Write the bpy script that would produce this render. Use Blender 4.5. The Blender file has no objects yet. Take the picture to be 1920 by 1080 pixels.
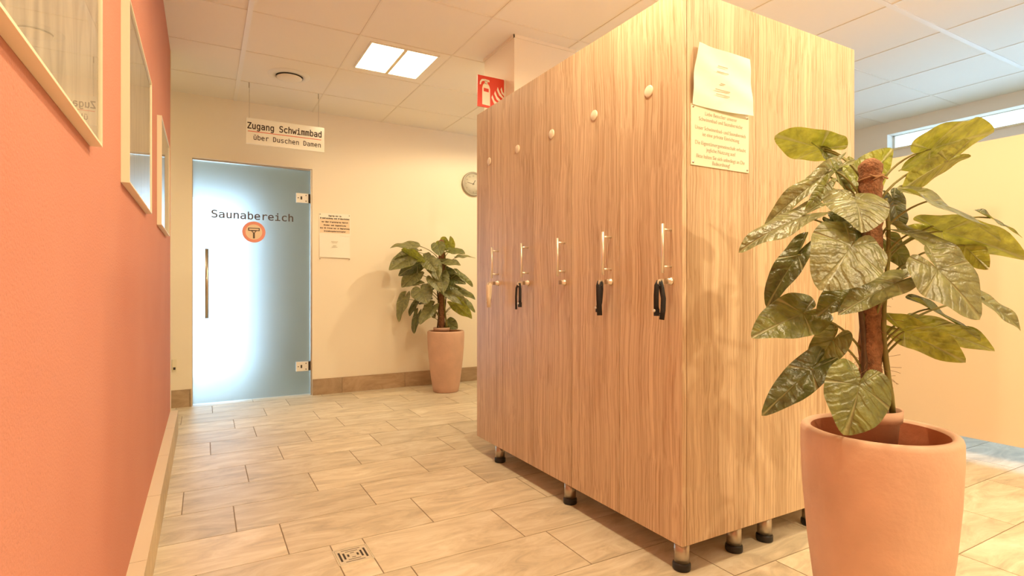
import bpy, bmesh, math, random, os
from mathutils import Vector, Matrix

random.seed(7)
S = bpy.context.scene
COL = S.collection

# ------------------------------------------------------------------ camera
F_PX = 1030.0                      # focal length in pixels of a 1920 px wide frame
YAW = math.atan(578.0 / F_PX)      # heading, to the right of +Y
HC = 0.98                          # camera height
HORIZON = 538.0
sy, cy = math.sin(YAW), math.cos(YAW)
cam_data = bpy.data.cameras.new('camera')
cam = bpy.data.objects.new('camera', cam_data)
COL.objects.link(cam)
cam.location = (0, 0, HC)
cam.rotation_euler = (math.pi / 2, 0, -YAW)
cam_data.sensor_width = 36
cam_data.lens = F_PX / 1920 * 36
cam_data.shift_y = (HORIZON - 540) / 1920
cam_data.clip_start = 0.02
S.camera = cam

# ------------------------------------------------------------------ world, exposure
W = bpy.data.worlds.new('daylight'); S.world = W
W.use_nodes = True
wb = W.node_tree.nodes['Background']
wb.inputs[0].default_value = (0.47, 0.74, 1.0, 1)
wb.inputs[1].default_value = 6.0
S.view_settings.view_transform = 'Standard'
S.view_settings.look = 'None'
S.view_settings.exposure = 0.24
S.view_settings.gamma = 1.0
S.view_settings.use_curve_mapping = False

LAMP_COLOR = (1.0, 0.80, 0.49)
LAMP_STRENGTH = 14.0
SPOT_WATTS = [42, 52, 44, 66, 44]
SPOTS = [(2.30, 1.25), (1.10, 1.34), (1.10, -.60), (2.00, -.55), (2.50, 3.95)]
# ceiling lights: centre x, y
LIGHTS = [(1.175, 3.765), (1.175, 1.34), (2.425, .12), (2.425, 3.3), (1.175, -1.1), (2.425, -1.1), (3.0, -1.1)]

# ------------------------------------------------------------------ main dimensions
ZC = 2.565        # ceiling
YB = 5.22         # back wall
XR = 5.75         # right wall
XL = -0.195       # red wall
YN = -2.6         # wall behind the camera


def ray(u, v):
    t = (u - 960) / F_PX
    return Vector((sy + t * cy, cy - t * sy, (HORIZON - v) / F_PX))


def at(u, v, d):
    """point seen at pixel (u, v), d metres deep along the view"""
    return Vector((0, 0, HC)) + ray(u, v) * d


# ------------------------------------------------------------------ materials
def newmat(name):
    m = bpy.data.materials.new(name); m.use_nodes = True
    nt = m.node_tree
    return m, nt, nt.nodes['Principled BSDF']


def N(nt, typ, **kw):
    n = nt.nodes.new(typ)
    for k, v in kw.items():
        setattr(n, k, v)
    return n


def plain(name, col, rough=0.6, metal=0.0, spec=0.5, bump=0.0, bscale=40, vary=0.0, vscale=3.0, coat=0.0):
    m, nt, b = newmat(name)
    b.inputs['Base Color'].default_value = (*col, 1)
    b.inputs['Roughness'].default_value = rough
    b.inputs['Metallic'].default_value = metal
    b.inputs['Specular IOR Level'].default_value = spec
    b.inputs['Coat Weight'].default_value = coat
    tc = N(nt, 'ShaderNodeTexCoord')
    if vary:
        no = N(nt, 'ShaderNodeTexNoise'); no.inputs['Scale'].default_value = vscale
        no.inputs['Detail'].default_value = 6
        nt.links.new(tc.outputs['Object'], no.inputs['Vector'])
        r = N(nt, 'ShaderNodeValToRGB')
        r.color_ramp.elements[0].position = .3; r.color_ramp.elements[1].position = .7
        r.color_ramp.elements[0].color = (*[c * (1 - vary) for c in col], 1)
        r.color_ramp.elements[1].color = (*[min(1, c * (1 + vary)) for c in col], 1)
        nt.links.new(no.outputs['Fac'], r.inputs[0]); nt.links.new(r.outputs[0], b.inputs['Base Color'])
    if bump:
        no = N(nt, 'ShaderNodeTexNoise'); no.inputs['Scale'].default_value = bscale
        no.inputs['Detail'].default_value = 4
        nt.links.new(tc.outputs['Object'], no.inputs['Vector'])
        bp = N(nt, 'ShaderNodeBump'); bp.inputs['Strength'].default_value = bump
        bp.inputs['Distance'].default_value = 0.01
        nt.links.new(no.outputs['Fac'], bp.inputs['Height']); nt.links.new(bp.outputs[0], b.inputs['Normal'])
    return m


def wood_mat():
    m, nt, b = newmat('wood_laminate')
    tc = N(nt, 'ShaderNodeTexCoord')
    oi = N(nt, 'ShaderNodeObjectInfo')
    sh = N(nt, 'ShaderNodeVectorMath', operation='MULTIPLY_ADD')
    comb = N(nt, 'ShaderNodeCombineXYZ')
    for i in range(3):
        nt.links.new(oi.outputs['Random'], comb.inputs[i])
    sh.inputs[1].default_value = (7, 9, 5)
    nt.links.new(comb.outputs[0], sh.inputs[0]); nt.links.new(tc.outputs['Object'], sh.inputs[2])
    # slow wobble so that the grain is not ruler straight
    wob = N(nt, 'ShaderNodeTexNoise'); wob.inputs['Scale'].default_value = 2.2; wob.inputs['Detail'].default_value = 3
    nt.links.new(sh.outputs[0], wob.inputs['Vector'])
    add = N(nt, 'ShaderNodeVectorMath', operation='MULTIPLY_ADD')
    add.inputs[1].default_value = (.05, .05, .0)
    nt.links.new(wob.outputs['Color'], add.inputs[0]); nt.links.new(sh.outputs[0], add.inputs[2])

    def grain(sc, zs, detail, lo, hi):
        mp = N(nt, 'ShaderNodeMapping'); mp.inputs['Scale'].default_value = (sc, sc, zs)
        nt.links.new(add.outputs[0], mp.inputs['Vector'])
        n = N(nt, 'ShaderNodeTexNoise'); n.inputs['Scale'].default_value = 1; n.inputs['Detail'].default_value = detail
        n.inputs['Roughness'].default_value = .6
        nt.links.new(mp.outputs[0], n.inputs['Vector'])
        r = N(nt, 'ShaderNodeMapRange'); r.inputs[1].default_value = lo; r.inputs[2].default_value = hi
        nt.links.new(n.outputs['Fac'], r.inputs[0])
        return r.outputs[0]
    g1 = grain(140, 1.5, 4, .40, .70)
    g2 = grain(14, .5, 2, .3, .7)
    mx = N(nt, 'ShaderNodeMix', data_type='RGBA')
    mx.inputs['A'].default_value = (0.76, 0.60, 0.41, 1)
    mx.inputs['B'].default_value = (0.50, 0.325, 0.19, 1)
    nt.links.new(g1, mx.inputs['Factor'])
    mx2 = N(nt, 'ShaderNodeMix', data_type='RGBA', blend_type='MULTIPLY')
    mx2.inputs['Factor'].default_value = 1
    rr = N(nt, 'ShaderNodeMix', data_type='RGBA')
    rr.inputs['A'].default_value = (.84, .80, .76, 1); rr.inputs['B'].default_value = (1.1, 1.1, 1.1, 1)
    nt.links.new(g2, rr.inputs['Factor'])
    nt.links.new(mx.outputs['Result'], mx2.inputs['A']); nt.links.new(rr.outputs['Result'], mx2.inputs['B'])
    nt.links.new(mx2.outputs['Result'], b.inputs['Base Color'])
    b.inputs['Roughness'].default_value = .42
    b.inputs['Specular IOR Level'].default_value = .35
    return m


def tile_mat(name, c1, c2, rough=.42):
    m, nt, b = newmat(name)
    tc = N(nt, 'ShaderNodeTexCoord')
    at_ = N(nt, 'ShaderNodeAttribute', attribute_name='tone')
    off = N(nt, 'ShaderNodeVectorMath', operation='MULTIPLY_ADD')
    off.inputs[1].default_value = (13, 17, 0)
    nt.links.new(at_.outputs['Color'], off.inputs[0]); nt.links.new(tc.outputs['Object'], off.inputs[2])
    mp = N(nt, 'ShaderNodeMapping'); mp.inputs['Scale'].default_value = (2.2, 7.5, 5); mp.inputs['Rotation'].default_value = (0, 0, .12)
    nt.links.new(off.outputs[0], mp.inputs['Vector'])
    n = N(nt, 'ShaderNodeTexNoise'); n.inputs['Scale'].default_value = 1.4; n.inputs['Detail'].default_value = 9
    n.inputs['Roughness'].default_value = .68; n.inputs['Distortion'].default_value = 1.3
    nt.links.new(mp.outputs[0], n.inputs['Vector'])
    r = N(nt, 'ShaderNodeValToRGB')
    e = r.color_ramp.elements
    e[0].position = .28; e[0].color = (*[a * .70 for a in c1], 1)
    e[1].position = .66; e[1].color = (*c2, 1)
    x = e.new(.48); x.color = (*c1, 1)
    nt.links.new(n.outputs['Fac'], r.inputs[0])
    hv = N(nt, 'ShaderNodeHueSaturation')
    mr = N(nt, 'ShaderNodeMapRange'); mr.inputs[3].default_value = .90; mr.inputs[4].default_value = 1.10
    nt.links.new(at_.outputs['Fac'], mr.inputs[0]); nt.links.new(mr.outputs[0], hv.inputs['Value'])
    nt.links.new(r.outputs[0], hv.inputs['Color']); nt.links.new(hv.outputs[0], b.inputs['Base Color'])
    b.inputs['Roughness'].default_value = rough
    bp = N(nt, 'ShaderNodeBump'); bp.inputs['Strength'].default_value = .25; bp.inputs['Distance'].default_value = .004
    nt.links.new(n.outputs['Fac'], bp.inputs['Height']); nt.links.new(bp.outputs[0], b.inputs['Normal'])
    return m


def plaster_red():
    m, nt, b = newmat('salmon_plaster')
    tc = N(nt, 'ShaderNodeTexCoord')
    n = N(nt, 'ShaderNodeTexNoise'); n.inputs['Scale'].default_value = 190; n.inputs['Detail'].default_value = 3
    n2 = N(nt, 'ShaderNodeTexNoise'); n2.inputs['Scale'].default_value = 2.0; n2.inputs['Detail'].default_value = 3
    for k in (n, n2):
        nt.links.new(tc.outputs['Object'], k.inputs['Vector'])
    mx = N(nt, 'ShaderNodeMix', data_type='RGBA')
    mx.inputs['A'].default_value = (.55, .205, .145, 1); mx.inputs['B'].default_value = (.61, .27, .195, 1)
    nt.links.new(n2.outputs['Fac'], mx.inputs['Factor'])
    # small darker pits of the rough plaster
    r = N(nt, 'ShaderNodeMapRange'); r.inputs[1].default_value = .27; r.inputs[2].default_value = .36
    r.inputs[3].default_value = .80; r.inputs[4].default_value = 1
    nt.links.new(n.outputs['Fac'], r.inputs[0])
    mu = N(nt, 'ShaderNodeMix', data_type='RGBA', blend_type='MULTIPLY'); mu.inputs['Factor'].default_value = 1
    nt.links.new(mx.outputs['Result'], mu.inputs['A']); nt.links.new(r.outputs[0], mu.inputs['B'])
    nt.links.new(mu.outputs['Result'], b.inputs['Base Color'])
    bp = N(nt, 'ShaderNodeBump'); bp.inputs['Strength'].default_value = .5; bp.inputs['Distance'].default_value = .003
    nt.links.new(n.outputs['Fac'], bp.inputs['Height']); nt.links.new(bp.outputs[0], b.inputs['Normal'])
    b.inputs['Roughness'].default_value = .8
    return m


def leaf_mat(name, top, under):
    m, nt, b = newmat(name)
    uv = N(nt, 'ShaderNodeUVMap')
    sep = N(nt, 'ShaderNodeSeparateXYZ'); nt.links.new(uv.outputs[0], sep.inputs[0])
    # uv stores (angle from the midrib / pi, radius): veins run out from the stalk
    mul = N(nt, 'ShaderNodeMath', operation='MULTIPLY'); mul.inputs[1].default_value = math.pi * 5
    nt.links.new(sep.outputs[0], mul.inputs[0])
    co = N(nt, 'ShaderNodeMath', operation='COSINE'); nt.links.new(mul.outputs[0], co.inputs[0])
    mr = N(nt, 'ShaderNodeMapRange'); mr.inputs[1].default_value = .93; mr.inputs[2].default_value = 1.0
    nt.links.new(co.outputs[0], mr.inputs[0])
    # side veins: herringbone off the midrib
    uv2 = N(nt, 'ShaderNodeUVMap', uv_map='xy'); s2 = N(nt, 'ShaderNodeSeparateXYZ'); nt.links.new(uv2.outputs[0], s2.inputs[0])
    ab = N(nt, 'ShaderNodeMath', operation='ABSOLUTE'); nt.links.new(s2.outputs[1], ab.inputs[0])
    m2 = N(nt, 'ShaderNodeMath', operation='MULTIPLY_ADD'); m2.inputs[1].default_value = -.75
    nt.links.new(ab.outputs[0], m2.inputs[0]); nt.links.new(s2.outputs[0], m2.inputs[2])
    m3 = N(nt, 'ShaderNodeMath', operation='MULTIPLY'); m3.inputs[1].default_value = 6.283 * 5
    nt.links.new(m2.outputs[0], m3.inputs[0])
    c3 = N(nt, 'ShaderNodeMath', operation='COSINE')
    tw = N(nt, 'ShaderNodeTexCoord'); nw = N(nt, 'ShaderNodeTexNoise'); nw.inputs['Scale'].default_value = 22
    nt.links.new(tw.outputs['Object'], nw.inputs['Vector'])
    m4 = N(nt, 'ShaderNodeMath', operation='MULTIPLY_ADD'); m4.inputs[1].default_value = 9
    nt.links.new(nw.outputs['Fac'], m4.inputs[0]); nt.links.new(m3.outputs[0], m4.inputs[2])
    nt.links.new(m4.outputs[0], c3.inputs[0])
    v3 = N(nt, 'ShaderNodeMapRange'); v3.inputs[1].default_value = .0; v3.inputs[2].default_value = 1.0
    v3.inputs[4].default_value = .32
    nt.links.new(c3.outputs[0], v3.inputs[0])
    tc = N(nt, 'ShaderNodeTexCoord')
    n = N(nt, 'ShaderNodeTexNoise'); n.inputs['Scale'].default_value = 38; n.inputs['Detail'].default_value = 5
    nt.links.new(tc.outputs['Object'], n.inputs['Vector'])
    geo = N(nt, 'ShaderNodeNewGeometry')
    base = N(nt, 'ShaderNodeMix', data_type='RGBA')
    base.inputs['A'].default_value = (*top, 1); base.inputs['B'].default_value = (*under, 1)
    nt.links.new(geo.outputs['Backfacing'], base.inputs['Factor'])
    var = N(nt, 'ShaderNodeMix', data_type='RGBA', blend_type='MULTIPLY'); var.inputs['Factor'].default_value = 1
    nr = N(nt, 'ShaderNodeMapRange'); nr.inputs[1].default_value = .3; nr.inputs[2].default_value = .7
    nr.inputs[3].default_value = .6; nr.inputs[4].default_value = 1.25
    nt.links.new(n.outputs['Fac'], nr.inputs[0])
    nt.links.new(base.outputs['Result'], var.inputs['A']); nt.links.new(nr.outputs[0], var.inputs['B'])
    ve = N(nt, 'ShaderNodeMix', data_type='RGBA')
    ve.inputs['B'].default_value = (.42, .42, .20, 1)
    vf = N(nt, 'ShaderNodeMath', operation='MULTIPLY'); vf.inputs[1].default_value = .55
    nt.links.new(mr.outputs[0], vf.inputs[0]); nt.links.new(vf.outputs[0], ve.inputs['Factor'])
    nt.links.new(var.outputs['Result'], ve.inputs['A']); nt.links.new(ve.outputs['Result'], b.inputs['Base Color'])
    b.inputs['Roughness'].default_value = .36
    b.inputs['Specular IOR Level'].default_value = .9
    bp = N(nt, 'ShaderNodeBump'); bp.inputs['Strength'].default_value = .7; bp.inputs['Distance'].default_value = .007
    ad = N(nt, 'ShaderNodeMath', operation='SUBTRACT')
    nsum = N(nt, 'ShaderNodeMath', operation='MULTIPLY_ADD'); nsum.inputs[1].default_value = 1.4
    mxv = N(nt, 'ShaderNodeMath', operation='MAXIMUM')
    nt.links.new(mr.outputs[0], mxv.inputs[0]); nt.links.new(v3.outputs[0], mxv.inputs[1])
    nt.links.new(n.outputs['Fac'], nsum.inputs[0]); nsum.inputs[2].default_value = 0
    nt.links.new(nsum.outputs[0], ad.inputs[0]); nt.links.new(mxv.outputs[0], ad.inputs[1])
    nt.links.new(ad.outputs[0], bp.inputs['Height']); nt.links.new(bp.outputs[0], b.inputs['Normal'])
    # a little light comes through a leaf
    tr = N(nt, 'ShaderNodeBsdfTranslucent'); nt.links.new(ve.outputs['Result'], tr.inputs['Color'])
    mixs = N(nt, 'ShaderNodeMixShader'); mixs.inputs[0].default_value = .22
    out = nt.nodes['Material Output']
    nt.links.new(b.outputs[0], mixs.inputs[1]); nt.links.new(tr.outputs[0], mixs.inputs[2])
    nt.links.new(mixs.outputs[0], out.inputs['Surface'])
    return m


def pane_mat(name='clear_glass', tint=(1, 1, 1), ior=1.5):
    m = bpy.data.materials.new(name); m.use_nodes = True
    nt = m.node_tree; nt.nodes.remove(nt.nodes['Principled BSDF'])
    out = nt.nodes['Material Output']
    t = N(nt, 'ShaderNodeBsdfTransparent'); t.inputs[0].default_value = (*tint, 1)
    g = N(nt, 'ShaderNodeBsdfGlossy'); g.inputs['Roughness'].default_value = .0
    lw = N(nt, 'ShaderNodeLayerWeight'); lw.inputs['Blend'].default_value = .5
    pw = N(nt, 'ShaderNodeMath', operation='POWER'); pw.inputs[1].default_value = 4.2
    nt.links.new(lw.outputs['Facing'], pw.inputs[0])
    fr = N(nt, 'ShaderNodeMath', operation='MULTIPLY_ADD'); fr.inputs[1].default_value = .95; fr.inputs[2].default_value = .045
    nt.links.new(pw.outputs[0], fr.inputs[0])
    mx = N(nt, 'ShaderNodeMixShader')
    nt.links.new(fr.outputs[0], mx.inputs[0]); nt.links.new(t.outputs[0], mx.inputs[1]); nt.links.new(g.outputs[0], mx.inputs[2])
    nt.links.new(mx.outputs[0], out.inputs['Surface'])
    return m


def frosted_mat():
    m, nt, b = newmat('sandblasted_glass')
    b.inputs['Base Color'].default_value = (.58, .57, .54, 1)
    b.inputs['Roughness'].default_value = .6
    b.inputs['Transmission Weight'].default_value = 1
    b.inputs['IOR'].default_value = 1.3
    return m


def emit_mat(name, col, strength):
    m, nt, b = newmat(name)
    b.inputs['Base Color'].default_value = (.9, .9, .9, 1)
    b.inputs['Emission Color'].default_value = (*col, 1)
    b.inputs['Emission Strength'].default_value = strength
    return m


def picture_mat():
    m, nt, b = newmat('pale_marbled_print')
    tc = N(nt, 'ShaderNodeTexCoord')
    mp = N(nt, 'ShaderNodeMapping'); mp.inputs['Scale'].default_value = (1, 9, 2.0); mp.inputs['Rotation'].default_value = (.35, 0, 0)
    nt.links.new(tc.outputs['Object'], mp.inputs['Vector'])
    n = N(nt, 'ShaderNodeTexNoise'); n.inputs['Scale'].default_value = 1.6; n.inputs['Detail'].default_value = 6; n.inputs['Distortion'].default_value = 1.5
    nt.links.new(mp.outputs[0], n.inputs['Vector'])
    r = N(nt, 'ShaderNodeValToRGB'); e = r.color_ramp.elements
    e[0].position = .35; e[0].color = (.40, .35, .28, 1); e[1].position = .62; e[1].color = (.66, .59, .48, 1)
    nt.links.new(n.outputs['Fac'], r.inputs[0]); nt.links.new(r.outputs[0], b.inputs['Base Color'])
    b.inputs['Roughness'].default_value = .6
    return m


M = {
    'wall': plain('cream_wall_paint', (.93, .84, .68), .85, bump=.12, bscale=260),
    'ceiling': plain('ceiling_tile', (.93, .89, .82), .9, bump=.1, bscale=420, vary=.012, vscale=1.2),
    'bar': plain('ceiling_bar', (.88, .83, .74), .6),
    'barw': plain('ceiling_bar_white', (.92, .90, .86), .5),
    'red': plaster_red(),
    'wood': wood_mat(),
    'tile': tile_mat('stone_look_tile', (.70, .60, .44), (.84, .76, .61)),
    'skirt': tile_mat('stone_look_skirting', (.43, .30, .18), (.53, .38, .24), .5),
    'skirt_red': tile_mat('pale_stone_skirting', (.56, .44, .28), (.66, .53, .36), .5),
    'skirt_top': plain('skirting_top_edge', (.84, .74, .56), .6),
    'grout': plain('grout', (.33, .26, .18), .9),
    'terracotta': plain('terracotta', (.69, .445, .32), .75, bump=.15, bscale=60, vary=.10, vscale=6),
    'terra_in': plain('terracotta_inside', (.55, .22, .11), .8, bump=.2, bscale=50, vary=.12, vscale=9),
    'leaf': leaf_mat('leaf_green', (.18, .20, .040), (.38, .42, .05)),
    'leaf_grey': leaf_mat('leaf_grey_green', (.24, .245, .085), (.34, .37, .06)),
    'leaf_dark': leaf_mat('leaf_dark_green', (.10, .115, .025), (.28, .32, .04)),
    'stalk': plain('leaf_stalk', (.22, .20, .05), .5, vary=.15, vscale=30),
    'stem': plain('brown_stem', (.10, .05, .02), .6, vary=.3, vscale=40),
    'moss': plain('coir_fibre', (.29, .135, .065), .95, bump=.9, bscale=160, vary=.35, vscale=70),
    'twine': plain('twine', (.36, .20, .10), .9),
    'soil': plain('potting_soil', (.06, .035, .02), .95, bump=.8, bscale=80),
    'steel': plain('brushed_steel', (.62, .55, .45), .28, metal=1),
    'steel_dark': plain('steel', (.50, .44, .36), .35, metal=1),
    'chrome': plain('polished_metal', (.86, .80, .68), .34, metal=.75),
    'black': plain('black_plastic', (.012, .010, .010), .45),
    'strap': plain('black_strap', (.012, .010, .010), .6, bump=.3, bscale=300),
    'pale_strap': plain('pale_strap', (.85, .72, .52), .6),
    'white': plain('white_plastic', (.88, .86, .80), .4),
    'cream': plain('cream_metal', (.86, .78, .58), .4),
    'frame': plain('pale_frame', (.84, .77, .60), .4),
    'disc': plain('number_disc', (.88, .76, .58), .4),
    'ink': plain('dark_print', (.055, .035, .025), .7),
    'inkgrey': plain('grey_print', (.50, .44, .32), .7),
    'inkdoor': plain('brown_lettering', (.10, .07, .05), .6),
    'redprint': plain('red_print', (.75, .13, .06), .5),
    'signred': plain('safety_red', (.72, .055, .025), .4),
    'signwhite': plain('sign_white', (.90, .84, .72), .4),
    'pink': plain('pink_print', (.86, .33, .24), .5),
    'paper': plain('paper', (.93, .91, .80), .8),
    'acrylic': plain('white_acrylic', (.92, .90, .78), .15),
    'acrylic_y': plain('cream_notice_board', (.90, .88, .68), .3),
    'peach': plain('peach_print', (.90, .70, .50), .6),
    'lamp': emit_mat('lamp_diffuser', LAMP_COLOR, LAMP_STRENGTH),
    'picture': picture_mat(),
    'pane': pane_mat(),
    'frost': frosted_mat(),
    'panel': plain('cubicle_panel', (.84, .67, .48), .6),
    'bluegrey': plain('pale_grey_wall', (.80, .70, .57), .8),
    'dark': plain('dark_gap', (.05, .04, .03), .8),
    'clockface': plain('clock_face', (.62, .58, .47), .5),
    'clockprint': plain('clock_print', (.22, .19, .14), .6),
    'clockgrey': plain('clock_grey', (.42, .38, .30), .4, metal=.3),
}


# ------------------------------------------------------------------ mesh helpers
class MB:
    def __init__(s):
        s.bm = bmesh.new()
        s.mi = 0
        s.tone = None

    def face(s, vs, smooth=False):
        try:
            f = s.bm.faces.new(vs)
        except ValueError:
            return None
        f.material_index = s.mi; f.smooth = smooth
        return f

    def box(s, x0, x1, y0, y1, z0, z1, mat=None):
        v = [Vector((x, y, z)) for z in (z0, z1) for y in (y0, y1) for x in (x0, x1)]
        if mat is not None:
            v = [mat @ p for p in v]
        v = [s.bm.verts.new(p) for p in v]
        for q in ((0, 2, 3, 1), (4, 5, 7, 6), (0, 1, 5, 4), (2, 6, 7, 3), (0, 4, 6, 2), (1, 3, 7, 5)):
            s.face([v[i] for i in q])
        return s

    def tube(s, pts, rad, n=10, caps=True):
        pts = [Vector(p) for p in pts]
        rads = rad if isinstance(rad, (list, tuple)) else [rad] * len(pts)
        rings = []
        up = Vector((0, 0, 1))
        prev = None
        for i, p in enumerate(pts):
            a = pts[max(i - 1, 0)]; b = pts[min(i + 1, len(pts) - 1)]
            t = (b - a).normalized()
            if prev is None:
                ref = up if abs(t.z) < .9 else Vector((1, 0, 0))
                x = t.cross(ref).normalized()
            else:
                x = (prev - t * prev.dot(t)).normalized()
            prev = x
            y = t.cross(x)
            rings.append([s.bm.verts.new(p + (x * math.cos(k * 2 * math.pi / n) + y * math.sin(k * 2 * math.pi / n)) * rads[i]) for k in range(n)])
        for a, b in zip(rings, rings[1:]):
            for k in range(n):
                s.face([a[k], a[(k + 1) % n], b[(k + 1) % n], b[k]], True)
        if caps:
            s.face(list(reversed(rings[0]))); s.face(rings[-1])
        return s

    def lathe(s, prof, c=(0, 0, 0), n=48, axis='Z', smooth=True):
        """profile of (radius, height); closed where the radius is 0"""
        c = Vector(c)
        rings = []
        for r, h in prof:
            ring = []
            if r < 1e-6:
                ring = [None]
            for k in range(n if r >= 1e-6 else 1):
                a = k * 2 * math.pi / n
                if axis == 'Z':
                    p = Vector((r * math.cos(a), r * math.sin(a), h))
                elif axis == 'Y':
                    p = Vector((r * math.cos(a), h, r * math.sin(a)))
                else:
                    p = Vector((h, r * math.cos(a), r * math.sin(a)))
                v = s.bm.verts.new(c + p)
                if r < 1e-6:
                    ring = [v]
                else:
                    ring.append(v)
            rings.append(ring)
        for a, b in zip(rings, rings[1:]):
            if len(a) == 1 and len(b) == 1:
                continue
            for k in range(n):
                k2 = (k + 1) % n
                if len(a) == 1:
                    s.face([a[0], b[k2], b[k]], smooth)
                elif len(b) == 1:
                    s.face([a[k], a[k2], b[0]], smooth)
                else:
                    s.face([a[k], a[k2], b[k2], b[k]], smooth)
        return s

    def poly(s, pts, thick=None):
        """flat polygon, optionally extruded along a vector"""
        v = [s.bm.verts.new(Vector(p)) for p in pts]
        f = s.face(v)
        if thick is not None and f:
            w = [s.bm.verts.new(Vector(p) + Vector(thick)) for p in pts]
            s.face(list(reversed(w)))
            n = len(v)
            for i in range(n):
                s.face([v[i], w[i], w[(i + 1) % n], v[(i + 1) % n]])
        return s

    def bevel(s, w=.002, seg=2):
        es = [e for e in s.bm.edges if len(e.link_faces) == 2 and e.calc_face_angle(0) > .6]
        bmesh.ops.bevel(s.bm, geom=es, offset=w, segments=seg, affect='EDGES', profile=.6, clamp_overlap=True)
        return s

    def build(s, name, mats, parent=None, fix=True):
        if fix:
            bmesh.ops.recalc_face_normals(s.bm, faces=s.bm.faces[:])
        off = Vector((0, 0, 0)); p = parent
        while p is not None:
            off += p.location; p = p.parent
        if off.length:
            bmesh.ops.translate(s.bm, vec=-off, verts=s.bm.verts[:])
        me = bpy.data.meshes.new(name)
        s.bm.to_mesh(me); s.bm.free()
        for m in (mats if isinstance(mats, (list, tuple)) else [mats]):
            me.materials.append(m)
        o = bpy.data.objects.new(name, me)
        COL.objects.link(o)
        o.parent = parent
        return o


def thing(name, label, cat, loc=(0, 0, 0), group=None):
    o = bpy.data.objects.new(name, None); COL.objects.link(o)
    o.empty_display_size = .1
    o.location = loc
    return tag(o, label, cat, group)


def tag(o, label, cat, group=None, kind=None):
    o['label'] = label; o['category'] = cat
    if group: o['group'] = group
    if kind: o['kind'] = kind
    return o


def struct(o, label=None):
    o['kind'] = 'structure'
    if label:
        o['label'] = label
    return o


FONTS = {}


def font(mono=True):
    if mono not in FONTS:
        f = None
        if mono:
            try:
                f = bpy.data.fonts.load(os.path.join(bpy.utils.system_resource('DATAFILES'), 'fonts', 'DejaVuSansMono.woff2'))
            except Exception:
                f = None
        FONTS[mono] = f
    return FONTS[mono]


def text_part(name, s, mat, parent, origin, xdir, updir, size, width=None, align='CENTER', mono=True, bold=0.0, thick=.0006):
    """lettering as a thin mesh lying on a surface: origin on the base line, xdir and updir are unit vectors"""
    cu = bpy.data.curves.new('txt', 'FONT')
    if font(mono): cu.font = font(mono)
    cu.body = s; cu.size = size; cu.align_x = align; cu.extrude = thick / 2; cu.offset = bold
    cu.resolution_u = 3
    to = bpy.data.objects.new('txt', cu); COL.objects.link(to)
    bpy.context.view_layer.update()
    ev = to.evaluated_get(bpy.context.evaluated_depsgraph_get())
    me = bpy.data.meshes.new_from_object(ev)
    bpy.data.objects.remove(to); bpy.data.curves.remove(cu)
    xs = [v.co.x for v in me.vertices]
    if width and xs:
        k = width / (max(xs) - min(xs))
    else:
        k = 1
    xd, ud = Vector(xdir), Vector(updir); nd = xd.cross(ud)
    off = Vector((0, 0, 0)); p = parent
    while p is not None:
        off += p.location; p = p.parent
    for v in me.vertices:
        v.co = Vector(origin) - off + xd * (v.co.x * k) + ud * v.co.y + nd * (v.co.z + thick / 2)
    me.materials.clear(); me.materials.append(mat)
    me.name = name
    o = bpy.data.objects.new(name, me); COL.objects.link(o); o.parent = parent
    return o


# ================================================================== SETTING
XW = -2.4   # far end of the side passage on the left

# --- floor: stone look tiles laid in rows along X
b = MB()
ROW0, ROWH, TL, G = 2.155, .3, .563, .0022
offs = {0: .273, 1: .115, 2: -.083, 3: .198, 4: .397, 5: .035, 6: .303, -1: .538, 7: .19, 8: .42, 9: .06}
rnd = random.Random(3)
tone = b.bm.loops.layers.float_color.new('tone')


def add_tile(x0, x1, y0, y1):
    if x1 - x0 < .01: return
    z = 0.0
    v = [b.bm.verts.new((x, y, zz)) for zz in (-.004, z) for (x, y) in
         ((x0 + G, y0 + G), (x1 - G, y0 + G), (x1 - G, y1 - G), (x0 + G, y1 - G))]
    t = rnd.random()
    fs = [(4, 5, 6, 7), (0, 1, 5, 4), (1, 2, 6, 5), (2, 3, 7, 6), (3, 0, 4, 7)]
    for q in fs:
        f = b.face([v[i] for i in q])
        for l in f.loops: l[tone] = (t, t, t, 1)


r0 = math.floor((YN - ROW0) / ROWH) - 1
for k in range(r0, 12):
    y0 = ROW0 + ROWH * k; y1 = y0 + ROWH
    if y0 > YB: break
    y1 = min(y1, YB + .14) if y1 > YB else y1
    off = offs.get(k, rnd.random() * TL)
    if k == -1:
        edges = [-.585, -.023, .417, .538]; x = .538
        while x < XR + 1: x += TL; edges.append(x)
        edges = [-.585 - TL * i for i in range(4, 0, -1)] + edges
    else:
        n0 = math.floor((XW - off) / TL) - 1
        edges = [off + TL * i for i in range(n0, n0 + 20)]
    for a, c in zip(edges, edges[1:]):
        if c < XW or a > XR: continue
        add_tile(max(a, XW), min(c, XR), y0, y1)
nf = len(b.bm.faces)
b.mi = 1
b.box(XW - .1, XR + .1, YN - .1, YB + .02, -.2, -.0018)
floor = struct(b.build('floor', [M['tile'], M['grout']]))

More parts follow.
